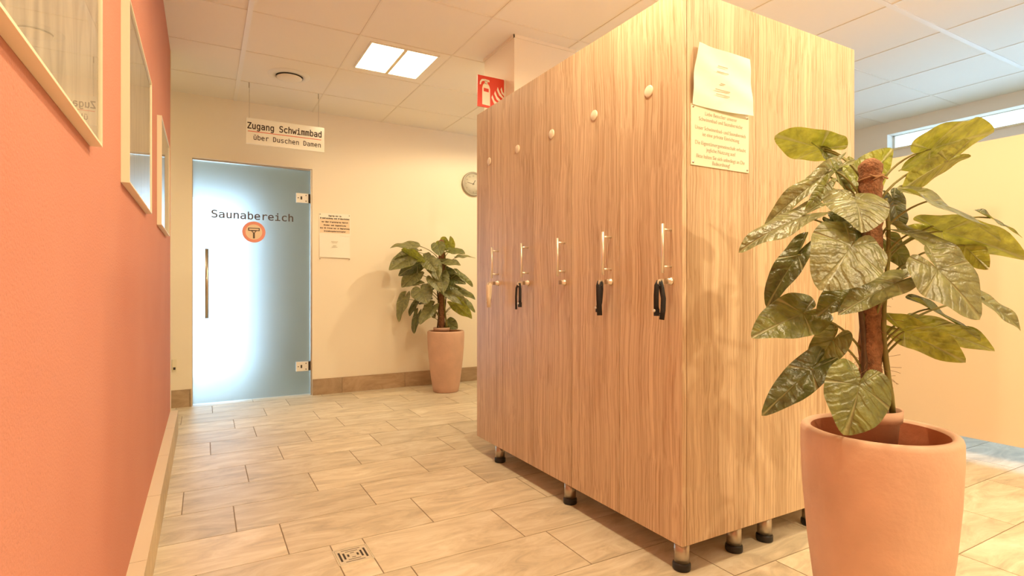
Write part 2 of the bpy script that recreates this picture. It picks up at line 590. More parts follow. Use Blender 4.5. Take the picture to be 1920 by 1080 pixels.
# --- ceiling with its grid
b = MB()
b.box(XW - .1, XR + .1, YN - .1, YB + .1, ZC, ZC + .15)
b.mi = 1
gx = [.232 + .627 * k for k in range(-5, 10)]
gy = [4.70 - .609 * k for k in range(0, 12)]
for x in gx:
    if XW < x < XR and abs(x - .232) > .01:
        b.box(x - .0055, x + .0055, YN, YB, ZC - .003, ZC + .01)
for y in gy:
    if YN < y < YB and abs(y - 1.655) > .02:
        b.box(XW, XR, y - .0055, y + .0055, ZC - .0032, ZC + .01)
b.mi = 2
b.box(.232 - .014, .232 + .014, YN, YB, ZC - .005, ZC + .01)
b.box(2.2, XR, 1.655 - .014, 1.655 + .014, ZC - .005, ZC + .01)
b.box(3.367 - .008, 3.367 + .008, YN, 1.655, ZC - .0045, ZC + .01)
ceiling = struct(b.build('ceiling', [M['ceiling'], M['bar'], M['barw']]))

# --- back wall with the door opening
DX0, DX1, DZ = -.084, .856, 2.045
b = MB()
b.box(XW, DX0, YB, YB + .16, 0, ZC)
b.box(DX1, XR, YB, YB + .16, 0, ZC)
b.box(DX0, DX1, YB, YB + .16, DZ, ZC)
struct(b.build('wall_back', M['wall']))
# --- left wall: salmon plaster, ends at a corner bead; a passage opens behind it
YE = 4.33
b = MB(); b.box(XL - .12, XL, YN, YE, 0, ZC)
struct(b.build('wall_left', M['red']))
b = MB(); b.box(XL - .12, XL + .003, YE, YE + .012, 0, ZC)
b.box(XL - .001, XL + .0035, YE - .012, YE + .012, 0, ZC)
struct(b.build('trim_1', M['cream']), 'pale corner bead at the end of the salmon wall')
b = MB(); b.box(XW - .1, XW, YN, YB, 0, ZC)
struct(b.build('wall_passage', M['wall']))
b = MB(); b.box(XW, XL - .12, YE - .9, YE - .78, 0, ZC)
struct(b.build('wall_passage_side', M['wall']))
b = MB(); b.box(XW, XR, YN - .1, YN, 0, ZC)
struct(b.build('wall_near', M['wall']))
# --- right wall with the ribbon window up high and an added unseen daylight window behind the cubicles
WY1 = 2.85; WY0 = -2.2
b = MB()
LX = XR + .30
b.box(XR, LX, YN, WY0, 0, ZC); b.box(XR, LX, WY1, YB + .16, 0, ZC)
b.box(XR, LX, WY0, WY1, 2.447, ZC)
b.box(XR, LX, WY0, WY1, 1.95, 2.30)
b.box(XR, LX, WY0, WY1, 0, .9)
b.box(XR, LX, WY0, -.6, .9, 1.95); b.box(XR, LX, 2.6, WY1, .9, 1.95)
struct(b.build('wall_right', plain('pale_wall_paint', (.92, .88, .82), .85)))
b = MB()
for (z0, z1) in ((2.30, 2.308), (2.440, 2.447)):
    b.box(XR + .10, XR + .13, WY0, WY1, z0, z1)
for y in (WY1 - .02, .9, -.9, WY0):
    b.box(XR + .10, XR + .13, y, y + .02, 2.30, 2.447)
struct(b.build('window_1', M['white']), 'narrow ribbon window under the ceiling')
b = MB(); b.box(XR + .113, XR + .117, WY0, WY1, 2.305, 2.443)
wg = b.build('glass', M['pane']); wg.parent = bpy.data.objects['window_1']
b = MB()
for y in (-.6, .45, 1.5, 2.57):
    b.box(XR + .2, XR + .25, y, y + .04, .9, 1.95)
b.box(XR + .2, XR + .25, -.6, 2.6, .90, .94); b.box(XR + .2, XR + .25, -.6, 2.6, 1.91, 1.95)
struct(b.build('added_window', M['white']), 'added unseen window behind the cubicle partition, daylight for the floor gap')
b = MB(); b.box(XR + .222, XR + .228, -.58, 2.58, .92, 1.93)
wg = b.build('glass', M['pane']); wg.parent = bpy.data.objects['added_window']
# sill below the ribbon window
b = MB(); b.box(XR - .02, XR + .1, WY0, WY1, 2.286, 2.302)
struct(b.build('trim_2', M['cream']), 'window sill of the ribbon window')

# --- column behind the lockers
b = MB(); b.box(1.70, 2.17, 3.0, 3.42, 0, ZC)
b.box(1.694, 1.70, 2.994, 3.426, ZC - .02, ZC); b.box(1.694, 2.176, 2.994, 3.0, ZC - .02, ZC)
struct(b.build('wall_column', M['wall']), 'square column behind the lockers')

# --- skirtings
def skirting(name, axis, a0, a1, pos, thick, h, mat, step=.6, a_off=0.0, side=-1):
    b = MB(); tn = b.bm.loops.layers.float_color.new('tone')
    a = a0; first = True
    while a < a1 - .01:
        e = min(a1, a + (step if not first else (a_off or step))); first = False
        t = rnd.random(); n0 = len(b.bm.faces)
        p0, p1 = sorted((pos, pos + side * thick))
        if axis == 'X': b.box(a + .001, e - .001, p0, p1, 0.0005, h)
        else: b.box(p0, p1, a + .001, e - .001, 0.0005, h)
        b.bm.faces.ensure_lookup_table()
        for f in b.bm.faces[n0:]:
            if name == 'baseboard_left' and f.calc_center_median().z > h - .001: f.material_index = 1
            for l in f.loops: l[tn] = (t, t, t, 1)
        a = e
    return struct(b.build(name, mat))


skirting('baseboard_back', 'X', DX1 + .003, XR, YB, .012, .143, M['skirt'], .6, .26)
skirting('baseboard_back', 'X', XW, DX0 - .003, YB, .012, .143, M['skirt'], .6, .5)
skirting('baseboard_left', 'Y', YN, YE - .001, XL, .045, .15, [M['skirt_red'], M['skirt_top']], .6, .4, side=1)
skirting('baseboard_right', 'Y', YN, YB - .02, XR, .012, .143, M['skirt'])

# --- the room seen blurred through the glass door
b = MB()
BY = 6.5
b.box(-1.6, 3.0, YB + .16, BY + .1, -.1, 0)            # floor
b.mi = 1
b.box(-1.6, 3.0, YB + .16, BY + .1, ZC, ZC + .1)       # ceiling
b.box(-1.7, -1.6, YB + .16, BY + .1, 0, ZC)
b.box(1.35, 1.45, YB + .16, BY + .1, 0, ZC)
b.box(.44, 1.4, BY, BY + .1, 0, ZC); b.box(-1.6, -1.0, BY, BY + .1, 0, ZC)
b.box(-1.0, .44, BY, BY + .1, 1.95, ZC)
struct(b.build('wall_sauna_room', [M['tile'], M['bluegrey']]))
b = MB()
for x in (-1.0, .40): b.box(x, x + .04, BY + .03, BY + .08, .0, 1.95)
for z in (.0, 1.91): b.box(-1.0, .44, BY + .03, BY + .08, z, z + .04)
struct(b.build('window_3', M['white']), 'bright window beyond the frosted door')

# --- the frosted glass door
door = bpy.data.objects.new('door_1', None); COL.objects.link(door); door.location = (DX0, YB, 0)
struct(door, 'frosted glass door to the sauna')
GY = YB + .05
b = MB(); b.box(DX0 + .006, DX1 - .012, GY, GY + .010, .008, DZ - .012)
b.build('glass', M['frost'], door)
b = MB()
b.box(DX0, DX0 + .005, YB + .035, YB + .08, 0, DZ); b.box(DX1 - .010, DX1, YB + .02, YB + .08, 0, DZ)
b.box(DX0, DX1, YB + .03, YB + .08, DZ - .010, DZ)
b.build('jamb', M['steel_dark'], door)
b = MB()
hx = .022
b.tube([(hx, GY - .055, .72), (hx, GY - .055, 1.297)], .013, 16)
for z in (.80, 1.217): b.tube([(hx, GY - .055, z), (hx, GY + .001, z)], .008, 12)
b.build('handle', M['steel'], door)
for z in (1.783, .262):
    b = MB(); b.box(.725, .828, GY - .016, GY + .026, z - .042, z + .042); b.bevel(.003)
    h = b.build('hinge', M['white'], door)
    b = MB()
    b.box(.762, .775, GY - .018, GY - .0155, z - .014, z + .014)
    for dx, dz in ((.742, 0), (.808, .026), (.808, -.026)):
        b.box(dx - .004, dx + .004, GY - .018, GY - .0155, z + dz - .004, z + dz + .004)
    b.box(.829, .844, GY - .014, GY + .02, z - .040, z + .040)
    b.build('hinge_pin', M['dark'], h)
lt = text_part('lettering', 'Saunabereich', M['inkdoor'], door, (.380, GY - .001, 1.567), (1, 0, 0), (0, 0, 1), .120, .645, bold=.0012)
lt['label'] = 'brown word on the glass'
# round sticker with a squeegee
CX, CZ_ = .381, 1.458
b = MB()


def ring(b, cx, cz, r0, r1, y0, y1, n=48):
    for k in range(n):
        a0, a1 = 2 * math.pi * k / n, 2 * math.pi * (k + 1) / n
        P = [(cx + r * math.cos(a), cz + r * math.sin(a)) for (r, a) in ((r0, a0), (r1, a0), (r1, a1), (r0, a1))]
        b.poly([(x, y0, z) for x, z in P], (0, y1 - y0, 0))


ring(b, CX, CZ_, .066, .092, GY - .0014, GY - .0003)
b.mi = 1
b.lathe([(0, GY - .0012), (.066, GY - .0012), (.066, GY - .0003), (0, GY - .0003)], (CX, 0, CZ_), 40, 'Y', False)
st = b.build('sticker', [M['pink'], M['peach']], door)
b = MB()
yy0, yy1 = GY - .003, GY - .0012
b.box(CX - .046, CX + .046, yy0, yy1, CZ_ + .010, CZ_ + .036)
b.box(CX - .007, CX + .007, yy0, yy1, CZ_ - .056, CZ_ - .008)
b.poly([(CX - .022, yy0, CZ_ + .010), (CX + .022, yy0, CZ_ + .010), (CX + .006, yy0, CZ_ - .010), (CX - .006, yy0, CZ_ - .010)], (0, .0018, 0))
b.mi = 1
b.box(CX - .038, CX + .038, yy0 - .0006, yy0, CZ_ + .017, CZ_ + .029)
b.poly([(CX - .012, yy0 - .0006, CZ_ + .007), (CX + .012, yy0 - .0006, CZ_ + .007), (CX, yy0 - .0006, CZ_ - .006)], (0, .0006, 0))
b.build('squeegee_symbol', [M['inkdoor'], M['peach']], st)


# ================================================================== CEILING LIGHTS
def ceiling_light(x, y, label):
    t = thing('ceiling_light', label, 'ceiling light', (x, y, ZC), 'square ceiling lights')
    h = .225
    b = MB()
    b.box(x - h - .012, x + h + .012, y - h - .012, y - h, ZC - .008, ZC - .001)
    b.box(x - h - .012, x + h + .012, y + h, y + h + .012, ZC - .008, ZC - .001)
    b.box(x - h - .012, x - h, y - h, y + h, ZC - .008, ZC - .001)
    b.box(x + h, x + h + .012, y - h, y + h, ZC - .008, ZC - .001)
    b.build('frame', M['white'], t)
    b = MB(); b.box(x - .012, x + .012, y - h, y + h, ZC - .012, ZC - .001)
    b.build('divider', M['cream'], t)
    for s in (-1, 1):
        b = MB(); x0, x1 = sorted((x + s * .014, x + s * h))
        b.box(x0, x1, y - h, y + h, ZC - .006, ZC - .002)
        b.build('diffuser', M['lamp'], t)


LLAB = ['square twin-panel ceiling light lit above the passage before the sauna door',
        'square twin-panel ceiling light above the walkway beside the near locker doors',
        'square twin-panel ceiling light above the near end of the lockers',
        'square twin-panel ceiling light behind the column',
        'square twin-panel ceiling light behind the camera near the salmon wall',
        'square twin-panel ceiling light behind the camera, middle of three',
        'added unseen ceiling light in the side passage, brightens ceiling and back wall']
LIGHTS = LIGHTS[:6] + [(-1.25, 4.75)]  # last light added out of view to lift the dim ceiling and wall
for (x, y), l in zip(LIGHTS, LLAB):
    ceiling_light(x, y, l)

# small recessed spotlights between the panels; last one added to light the back wall
M['spot'] = emit_mat('spot_bulb', (1.0, .79, .44), 20)
for (x, y), l in zip(SPOTS, ('small recessed spotlight in the ceiling close above the right-hand locker side',
                             'small recessed spotlight in the ceiling above the near locker doors',
                             'small recessed spotlight behind the camera on the salmon wall side',
                             'small recessed spotlight behind the camera on the plant side',
                             'added unseen spotlight behind the column, brightens the back wall')):
    t = thing('recessed_spotlight', l, 'spotlight', (x, y, ZC), 'recessed ceiling spotlights')
    b = MB(); b.lathe([(.036, ZC - .001), (.037, ZC - .006), (.048, ZC - .006), (.050, ZC - .001)], (x, y, 0), 32)
    b.build('ring', M['chrome'], t)
    b = MB(); b.lathe([(0, ZC - .004), (.034, ZC - .003), (.034, ZC - .001), (0, ZC - .001)], (x, y, 0), 32)
    b.build('bulb', M['spot'], t)
    ld = bpy.data.lights.new('spot_beam', 'SPOT'); ld.energy = SPOT_WATTS[SPOTS.index((x, y))]; ld.color = (1.0, .80, .49)
    ld.spot_size = math.radians(172); ld.spot_blend = .25; ld.shadow_soft_size = .022
    lo = bpy.data.objects.new('spot_beam', ld); COL.objects.link(lo); lo.location = (0, 0, -.03); lo.parent = t

# round ventilation valve
vx, vy = .56, 4.41
t = thing('ceiling_vent', 'round white disc valve vent in the ceiling tile above the hanging sign', 'vent', (vx, vy, ZC))
b = MB(); b.lathe([(.098, ZC - .001), (.098, ZC - .012), (.128, ZC - .010), (.150, ZC - .001)], (vx, vy, 0), 48)
b.build('ring', M['white'], t)
b = MB(); b.lathe([(0, ZC - .004), (.094, ZC - .004), (.094, ZC - .001)], (vx, vy, 0), 48)
b.build('throat', M['dark'], t)
b = MB(); b.lathe([(0, ZC - .030), (.060, ZC - .029), (.088, ZC - .022), (.090, ZC - .018), (.02, ZC - .012), (0, ZC - .012)], (vx, vy, 0), 48)
b.build('disc', M['ceiling'], t)

# ================================================================== HANGING SIGN
SX0, SX1, SZ0, SZ1, SY = .285, .865, 2.088, 2.288, 4.70
t = thing('hanging_sign', 'white sign hung on two wires from the ceiling reading Zugang Schwimmbad', 'sign', ((SX0 + SX1) / 2, SY, SZ0))
b = MB(); b.box(SX0, SX1, SY - .003, SY + .003, SZ0, SZ1)
b.build('board', M['acrylic'], t)
scx = (SX0 + SX1) / 2
text_part('lettering', 'Zugang Schwimmbad', M['ink'], t, (scx - .006, SY - .0032, SZ0 + .118), (1, 0, 0), (0, 0, 1), .092, .55, bold=.0016)
text_part('lettering', 'über Duschen Damen', M['ink'], t, (scx + .012, SY - .0032, SZ0 + .035), (1, 0, 0), (0, 0, 1), .072, .50, bold=.0006)
b = MB(); b.box(SX0 + .012, SX1 - .025, SY - .0045, SY - .003, SZ0 + .095, SZ0 + .100)
b.build('red_line', M['redprint'], t)
for x in (.306, .819):
    b = MB(); b.tube([(x, SY, SZ1 - .02), (x + .002, SY, ZC)], .0012, 6)
    b.tube([(x, SY, ZC - .045), (x, SY, ZC)], .0035, 8)
    b.build('wire', M['steel_dark'], t)

# ================================================================== FIRE EXTINGUISHER SIGN (flag mounted on the column)
FX0, FX1, FZ0, FY = 1.506, 1.70, 2.122, 3.13
t = thing('fire_extinguisher_sign', 'red fire extinguisher sign with flames sticking out from the column above lockers', 'sign', (1.70, FY, FZ0))
b = MB(); b.box(FX0, FX1, FY - .004, FY + .004, FZ0, FZ0 + .198)
b.build('board', M['signred'], t)
b = MB(); b.box(FX1 - .006, FX1, FY - .012, FY + .004, FZ0, FZ0 + .198)
b.build('bracket', M['signwhite'], t)
b = MB(); y0 = FY - .0055; th = (0, .0016, 0)


def P2(pts): return [(FX0 + x * .198, y0, FZ0 + z * .198) for x, z in pts]


b.poly(P2([(.16, .08), (.44, .06), (.44, .60), (.41, .70), (.35, .76), (.25, .77), (.19, .71), (.16, .61)]), th)
b.poly(P2([(.25, .75), (.35, .75), (.34, .84), (.26, .84)]), th)
b.poly(P2([(.27, .90), (.14, .88), (.08, .80), (.07, .70), (.11, .70), (.13, .78), (.18, .83), (.42, .82), (.42, .88)]), th)
for k in range(3):
    ox, oz = k * -.10, k * -.14
    b.poly(P2([(.72 + ox, .72 + oz), (.80 + ox, .55 + oz), (.95 + ox * .6, .40 + oz), (.95 + ox * .6, .34 + oz), (.78 + ox, .45 + oz), (.69 + ox, .62 + oz)]), th)
b.poly(P2([(.86, .74), (.90, .60), (.97, .52), (.97, .46), (.86, .54), (.82, .66)]), th)
sg = b.build('symbol', M['signwhite'], t)
b = MB(); y0 = FY - .0062; b.poly(P2([(.21, .50), (.39, .49), (.39, .60), (.21, .61)]), th)
b.build('symbol_band', M['signred'], sg)

# ================================================================== CLOCK
kx, kz, kr = 2.455, 2.055, .125
t = thing('wall_clock', 'round grey-rimmed wall clock half hidden behind the far end of lockers', 'clock', (kx, YB, kz))
b = MB(); b.lathe([(0, YB - .001), (kr, YB - .001), (kr, YB - .028), (kr - .016, YB - .032), (kr - .020, YB - .018), (0, YB - .018)], (kx, 0, kz), 56, 'Y')
b.build('rim', M['clockgrey'], t)
b = MB(); b.lathe([(0, YB - .0195), (kr - .021, YB - .0195), (kr - .021, YB - .018)], (kx, 0, kz), 56, 'Y')
b.build('face', M['clockface'], t)
for k in range(12):
    a = math.radians(90 - 30 * (k + 1)); r = kr - .040
    s_ = str(k + 1)
    text_part('numeral', s_, M['clockprint'], t, (kx + r * math.cos(a), YB - .0205, kz + r * math.sin(a) - .008), (1, 0, 0), (0, 0, 1), .025)
for a, l, w in ((math.radians(60), .045, .004), (math.radians(170), .070, .003)):
    b = MB(); m = Matrix.Translation((kx, YB - .022, kz)) @ Matrix.Rotation(-a, 4, 'Y')
    b.box(-.012, l, -.0006, .0006, -w, w, m)
    b.build('hand', M['clockprint'], t)

# ================================================================== NOTICE BY THE DOOR
nx0, nx1 = .915, 1.195
t = thing('wall_notice', 'printed house rules notice pinned on the cream wall right of the sauna door', 'notice', (nx0, YB, 1.235))
b = MB(); b.box(nx0, nx1, YB - .004, YB - .001, 1.450, 1.655)
b.mi = 1; b.box(nx0 + .006, nx1 - .006, YB - .0046, YB - .0035, 1.475, 1.603)
b.build('board', [M['paper'], M['peach']], t)
L = [('Zugang nur in', 1.632, .115), ('Badekleidung und Badeschuhen', 1.608, .262), ('nur über Haupteingang möglich', 1.575, .235),
     ('Kinder und Jugendliche', 1.545, .200), ('bis 16 Jahren nur in Begleitung', 1.518, .262), ('Erziehungsberechtigter', 1.490, .195)]
for s_, z, w in L:
    text_part('lettering', s_, M['ink'], t, ((nx0 + nx1) / 2, YB - .0048, z - .004), (1, 0, 0), (0, 0, 1), .021, w, bold=.0008)
for x in (nx0 + .01, nx1 - .01):
    b = MB(); b.lathe([(0, YB - .009), (.004, YB - .007), (.005, YB - .003)], (x, 0, 1.643), 12, 'Y'); b.build('pin', M['steel_dark'], t)
t = thing('paper_sheet', 'blank-looking white sheet with faint print pinned under the notice by the sauna door', 'paper', (nx0, YB, 1.235))
b = MB()
nxg = 10
vs = []
for j in range(7):
    row = []
    for i in range(nxg + 1):
        f = i / nxg; g = j / 6
        yy = YB - .0035 - .012 * (1 - g) ** 2 * (.3 + .7 * f) - .002 * math.sin(f * 5)
        row.append(b.bm.verts.new((nx0 + .004 + f * .272, yy, 1.252 + g * .203 - .006 * f * (1 - g))))
    vs.append(row)
for j in range(6):
    for i in range(nxg):
        b.face([vs[j][i], vs[j][i + 1], vs[j + 1][i + 1], vs[j + 1][i]], True)
sheet = b.build('sheet', M['paper'], t)
for z, w in ((1.395, .060), (1.385, .045), (1.357, .030), (1.345, .050)):
    b = MB(); b.box(1.05 - w / 2, 1.05 + w / 2, YB - .0155, YB - .0150, z, z + .0035); b.build('print_line', M['inkgrey'], sheet)
for x in (nx0 + .008, nx1 - .010):
    b = MB(); b.lathe([(0, YB - .022), (.004, YB - .020), (.004, YB - .001)], (x, 0, 1.238), 10, 'Y'); b.build('pin', M['steel_dark'], t)

# small switch on the piece of wall left of the door
t = thing('light_switch', 'small cream socket plate low on the wall left of the sauna door', 'socket', (-.205, YB, .30))
b = MB(); b.box(-.222, -.192, YB - .012, YB - .0005, .30, .395); b.bevel(.002)
b.build('plate', M['cream'], t)
b = MB(); b.box(-.215, -.199, YB - .015, YB - .012, .31, .33); b.build('button', M['dark'], t)


# ================================================================== PICTURES ON THE SALMON WALL
def picture(y0, y1, z0, z1, label):
    t = thing('framed_picture', label, 'picture', (XL, (y0 + y1) / 2, z0), 'framed pictures on the salmon wall')
    xf = XL + .0205; w = .0045
    b = MB()
    b.box(XL + .0005, xf, y0, y1, z0, z0 + w); b.box(XL + .0005, xf, y0, y1, z1 - w, z1)
    b.box(XL + .0005, xf, y0, y0 + w, z0 + w, z1 - w); b.box(XL + .0005, xf, y1 - w, y1, z0 + w, z1 - w)
    b.build('frame', M['frame'], t)
    b = MB(); b.box(XL + .002, XL + .012, y0 + w, y1 - w, z0 + w, z1 - w)
    b.build('print', M['picture'], t)
    b = MB(); b.poly([(XL + .0175, y0 + w, z0 + w), (XL + .0175, y1 - w, z0 + w), (XL + .0175, y1 - w, z1 - w), (XL + .0175, y0 + w, z1 - w)])
    b.build('glass', M['pane'], t)


picture(.61, 1.344, 1.256, 1.77, 'pale framed picture nearest the camera on the salmon wall, cut by the frame edge')
picture(1.802, 2.535, 1.262, 1.765, 'pale framed picture in the middle of the salmon wall')
picture(3.11, 3.80, 1.277, 1.80, 'pale framed picture furthest along the salmon wall, nearest the sauna door')

# ================================================================== LOCKERS
LZ0, LZ1 = .094, 2.004


def handle_set(door, xface, yh, sgn=-1):
    """bar handle, lock on the face at x=xface; sgn: outward direction on X"""
    xo = xface + sgn * .040
    b = MB(); b.tube([(xo, yh, 1.028), (xo, yh, 1.198)], .0058, 12)
    for z in (1.05, 1.178): b.tube([(xo, yh, z), (xface - sgn * .002, yh, z)], .0042, 10)
    b.build('handle', M['chrome'], door)
    b = MB()
    b.lathe([(.0, 0), (.0135, 0), (.0135, sgn * .006), (.010, sgn * .008), (.010, sgn * .018), (.0, sgn * .018)], (xface, yh, 1.0), 20, 'X')
    b.mi = 1
    b.box(min(xface + sgn * .018, xface + sgn * .034), max(xface + sgn * .018, xface + sgn * .034), yh - .0015, yh + .0015, .991, 1.009)
    b.build('lock', [M['chrome'], M['steel_dark']], door)


def leg(parent, x, y):
    b = MB(); b.tube([(x, y, .022), (x, y, LZ0 + .001)], .0265, 28)
    l = b.build('leg', M['steel_dark'], parent)
    b = MB(); b.lathe([(0, .0), (.029, .0), (.031, .004), (.031, .02), (.028, .026), (0, .026)], (x, y, 0), 28)
    b.build('foot', M['black'], l)


def locker(x0, x1, ys, front, legs, label, side_near=False):
    """front=-1: doors face -X. ys: door edges"""
    t = thing('locker_cabinet', label, 'locker', ((x0 + x1) / 2, ys[0], 0), 'wood-look locker cabinets on metal legs')
    e = .0008
    if front < 0: bx0, bx1 = x0 + .0225, x1 - e
    else: bx0, bx1 = x0 + e, x1 - .0225
    ya, yb = ys[0] + e, ys[-1] - e
    b = MB(); b.box(bx0, bx1, ya + .018, yb - .018, LZ0 + .018, LZ1 - .018)
    b.build('body', M['wood'], t)
    for y in (ya, yb - .018):
        b = MB(); b.box(bx0, bx1, y, y + .018, LZ0, LZ1); b.bevel(.0008, 1)
        b.build('side_panel', M['wood'], t)
    b = MB(); b.box(bx0, bx1, ya + .018, yb - .018, LZ1 - .018, LZ1); b.build('top_panel', M['wood'], t)
    b = MB(); b.box(bx0, bx1, ya + .018, yb - .018, LZ0, LZ0 + .018); b.build('bottom_panel', M['wood'], t)
    for a, c in zip(ys, ys[1:]):
        b = MB()
        dx0, dx1 = (x0, x0 + .020) if front < 0 else (x1 - .020, x1)
        b.box(dx0, dx1, a + .0015, c - .0015, LZ0, LZ1); b.bevel(.0012, 1)
        d = b.build('door', M['wood'], t)
        xf = x0 if front < 0 else x1
        handle_set(d, xf, a + .053 if front < 0 else c - .053, front)
        b = MB(); ym = (a + c) / 2
        b.lathe([(0, front * .004), (.019, front * .004), (.021, front * .003), (.022, 0), (0, 0)], (xf, ym, 1.695), 32, 'X')
        nd = b.build('number_disc', M['disc'], d)
    for x, y in legs: leg(t, x, y)
    return t


YS = [1.345, 1.669, 1.990, 2.311, 2.633, 2.958]
LXA, LXM, LXB = 1.42, 1.80, 2.452
locker(LXA, LXM, YS[0:3], -1, [(1.45, 1.378), (1.72, 1.378)],
       'wood-look double-door locker cabinet at the near corner facing the salmon wall')
locker(LXA, LXM, YS[2:5], -1, [(1.45, 2.045), (1.72, 2.045)],
       'wood-look double-door locker cabinet in the middle of the row facing the salmon wall')
locker(LXA, LXM, YS[4:6], -1, [(1.45, 2.72), (1.72, 2.90)],
       'single-door locker cabinet at the far end of the row, pale strap on its key')
locker(LXM, LXB, YS[0:3], 1, [(1.895, 1.378), (2.18, 1.378), (2.40, 1.378), (2.18, 1.93), (2.40, 1.93)],
       'wood-look locker cabinet on the right, back to back with the row, beside the large plant')


# wristband keys hanging in the locks
def ribbon(b, pts, w, thick=.0016, wdir=Vector((0, 1, 0))):
    pts = [Vector(p) for p in pts]
    prev = None
    rows = []
    for i, p in enumerate(pts):
        t = (pts[min(i + 1, len(pts) - 1)] - pts[max(i - 1, 0)]).normalized()
        wd = (wdir - t * wdir.dot(t)).normalized(); n = t.cross(wd)
        rows.append([b.bm.verts.new(p + wd * (sx * w / 2) + n * (sn * thick)) for sx, sn in ((-1, -1), (1, -1), (1, 1), (-1, 1))])
    for a, c in zip(rows, rows[1:]):
        for k in range(4):
            b.face([a[k], a[(k + 1) % 4], c[(k + 1) % 4], c[k]], True)
    b.face(rows[0][::-1]); b.face(rows[-1])


def wristband(y, label, style, mat):
    x = LXA
    t = thing('key_wristband', label, 'key wristband', (x - .036, y, 1.0), 'locker key wristbands')
    b = MB()
    b.box(x - .048, x - .034, y - .0012, y + .0012, .988, 1.008)
    b.lathe([(.004, -.0012), (.011, -.0012), (.011, .0012), (.004, .0012)], (x - .053, y, .996), 20, 'Y', False)
    b.build('key', M['chrome'], t)
    x1 = x - .054
    b = MB()
    wd = Vector((.70, -.71, 0)).normalized()
    if style == 0:      # a loop hanging open, tail forward
        ribbon(b, [(x1 - .002, y, 1.0), (x1 - .010, y + .003, .985), (x1 - .010, y + .006, .95), (x1 - .004, y + .012, .91), (x1 + .004, y + .014, .885)], .017, wdir=wd)
        ribbon(b, [(x1 + .002, y, .998), (x1 + .006, y - .004, .975), (x1 + .006, y - .012, .94), (x1 + .002, y - .014, .90), (x1 - .002, y - .012, .868)], .017, wdir=wd)
    elif style == 1:    # folded flat
        ribbon(b, [(x1, y + .002, 1.002), (x1 - .008, y, .985), (x1 - .008, y - .002, .93), (x1 - .006, y - .004, .868)], .020, wdir=wd)
        ribbon(b, [(x1 + .004, y + .002, .998), (x1 + .006, y + .004, .97), (x1 + .004, y + .008, .92), (x1, y + .012, .89)], .020, wdir=wd)
    else:               # one thin tail and one loop
        ribbon(b, [(x1, y, 1.0), (x1 - .008, y + .010, .975), (x1 - .006, y + .018, .93), (x1 - .004, y + .020, .868)], .010, wdir=wd)
        ribbon(b, [(x1 + .002, y, .998), (x1 + .004, y - .004, .97), (x1 + .002, y - .008, .93), (x1, y - .010, .888)], .014, wdir=wd)
    b.build('strap', mat, t)
    b = MB()
    yb = y + (.014 if style != 2 else -.010)
    b.box(x1 - .007, x1 + .007, yb - .007, yb + .007, .880, .904); b.bevel(.004, 3)
    bk = b.build('buckle', mat, t)
    b = MB(); b.lathe([(0, -.013), (.005, -.013), (.005, -.009), (0, -.009)], (x1, yb, .898), 14, 'X'); b.build('rivet', M['chrome'], bk)


wristband(YS[0] + .053, 'black key wristband hanging open on the locker door nearest the camera', 0, M['strap'])
wristband(YS[1] + .053, 'black key wristband hanging flat on the second locker door from the camera', 1, M['strap'])
wristband(YS[3] + .053, 'black key wristband with a thin tail on the fourth locker door from the camera', 2, M['strap'])
wristband(YS[4] + .053, 'pale beige key wristband on the furthest locker door', 1, M['pale_strap'])

# notice board and paper on the locker side
px0, px1 = 1.457, 1.755
PY = YS[0]
t = thing('notice_board', 'cream printed notice board with four pins screwed on the locker side', 'notice', (px0, PY, 1.40))
b = MB(); b.box(px0, px1, PY - .0042, PY - .0003, 1.400, 1.610)
b.build('board', M['acrylic_y'], t)
L = [('Liebe Besucher unserer', 1.582, .165), ('Schwimmbad und Saunabereiche', 1.561, .225), ('Unser Schwimmbad- und Saunabereich', 1.530, .262),
     ('ist eine private Einrichtung', 1.509, .190), ('Die Eigentümergemeinschaft erlaubt', 1.478, .262), ('jegliche Nutzung aus!', 1.457, .150),
     ('Bitte halten Sie sich unbedingt an Die', 1.432, .250), ('Badeordnung!', 1.413, .090)]
for s_, z, w in L:
    text_part('lettering', s_, M['inkgrey'], t, ((px0 + px1) / 2, PY - .0044, z - .004), (1, 0, 0), (0, 0, 1), .019, w, mono=False)
for x in (px0 + .009, px1 - .009):
    for z in (1.409, 1.600):
        b = MB(); b.lathe([(0, PY - .008), (.003, PY - .007), (.004, PY - .004)], (x, 0, z), 12, 'Y'); b.build('pin', M['steel_dark'], t)
t = thing('paper_sheet', 'curled white paper sheet taped on the locker side above the printed notice board', 'paper', (px0, PY, 1.612))
b = MB(); vs = []
for j in range(13):
    row = []
    for i in range(17):
        f = i / 16; g = j / 12
        lift = .004 + .016 * math.exp(-((1 - f) / .35) ** 2) * (1 - g) ** 1.5 + .012 * math.exp(-(f / .2) ** 2) * g ** 2 + .004 * math.sin(g * 6 + f * 3) ** 2
        x = px0 + .001 + f * .296 + .020 * g ** 3 * (1 - f) ** 2
        z = 1.606 + g * .212 - .004 * math.sin(f * 3.1) * (1 - g)
        row.append(b.bm.verts.new((x, PY - .005 - lift, z)))
    vs.append(row)
for j in range(12):
    for i in range(16):
        b.face([vs[j][i], vs[j][i + 1], vs[j + 1][i + 1], vs[j + 1][i]], True)
sh = b.build('sheet', M['paper'], t)
for z, w in ((1.755, .05), (1.735, .06), (1.695, .022), (1.672, .075), (1.655, .07)):
    b = MB(); b.box(1.60 - w / 2, 1.60 + w / 2, PY - .0175, PY - .0165, z, z + .003); b.build('print_line', M['inkgrey'], sh)

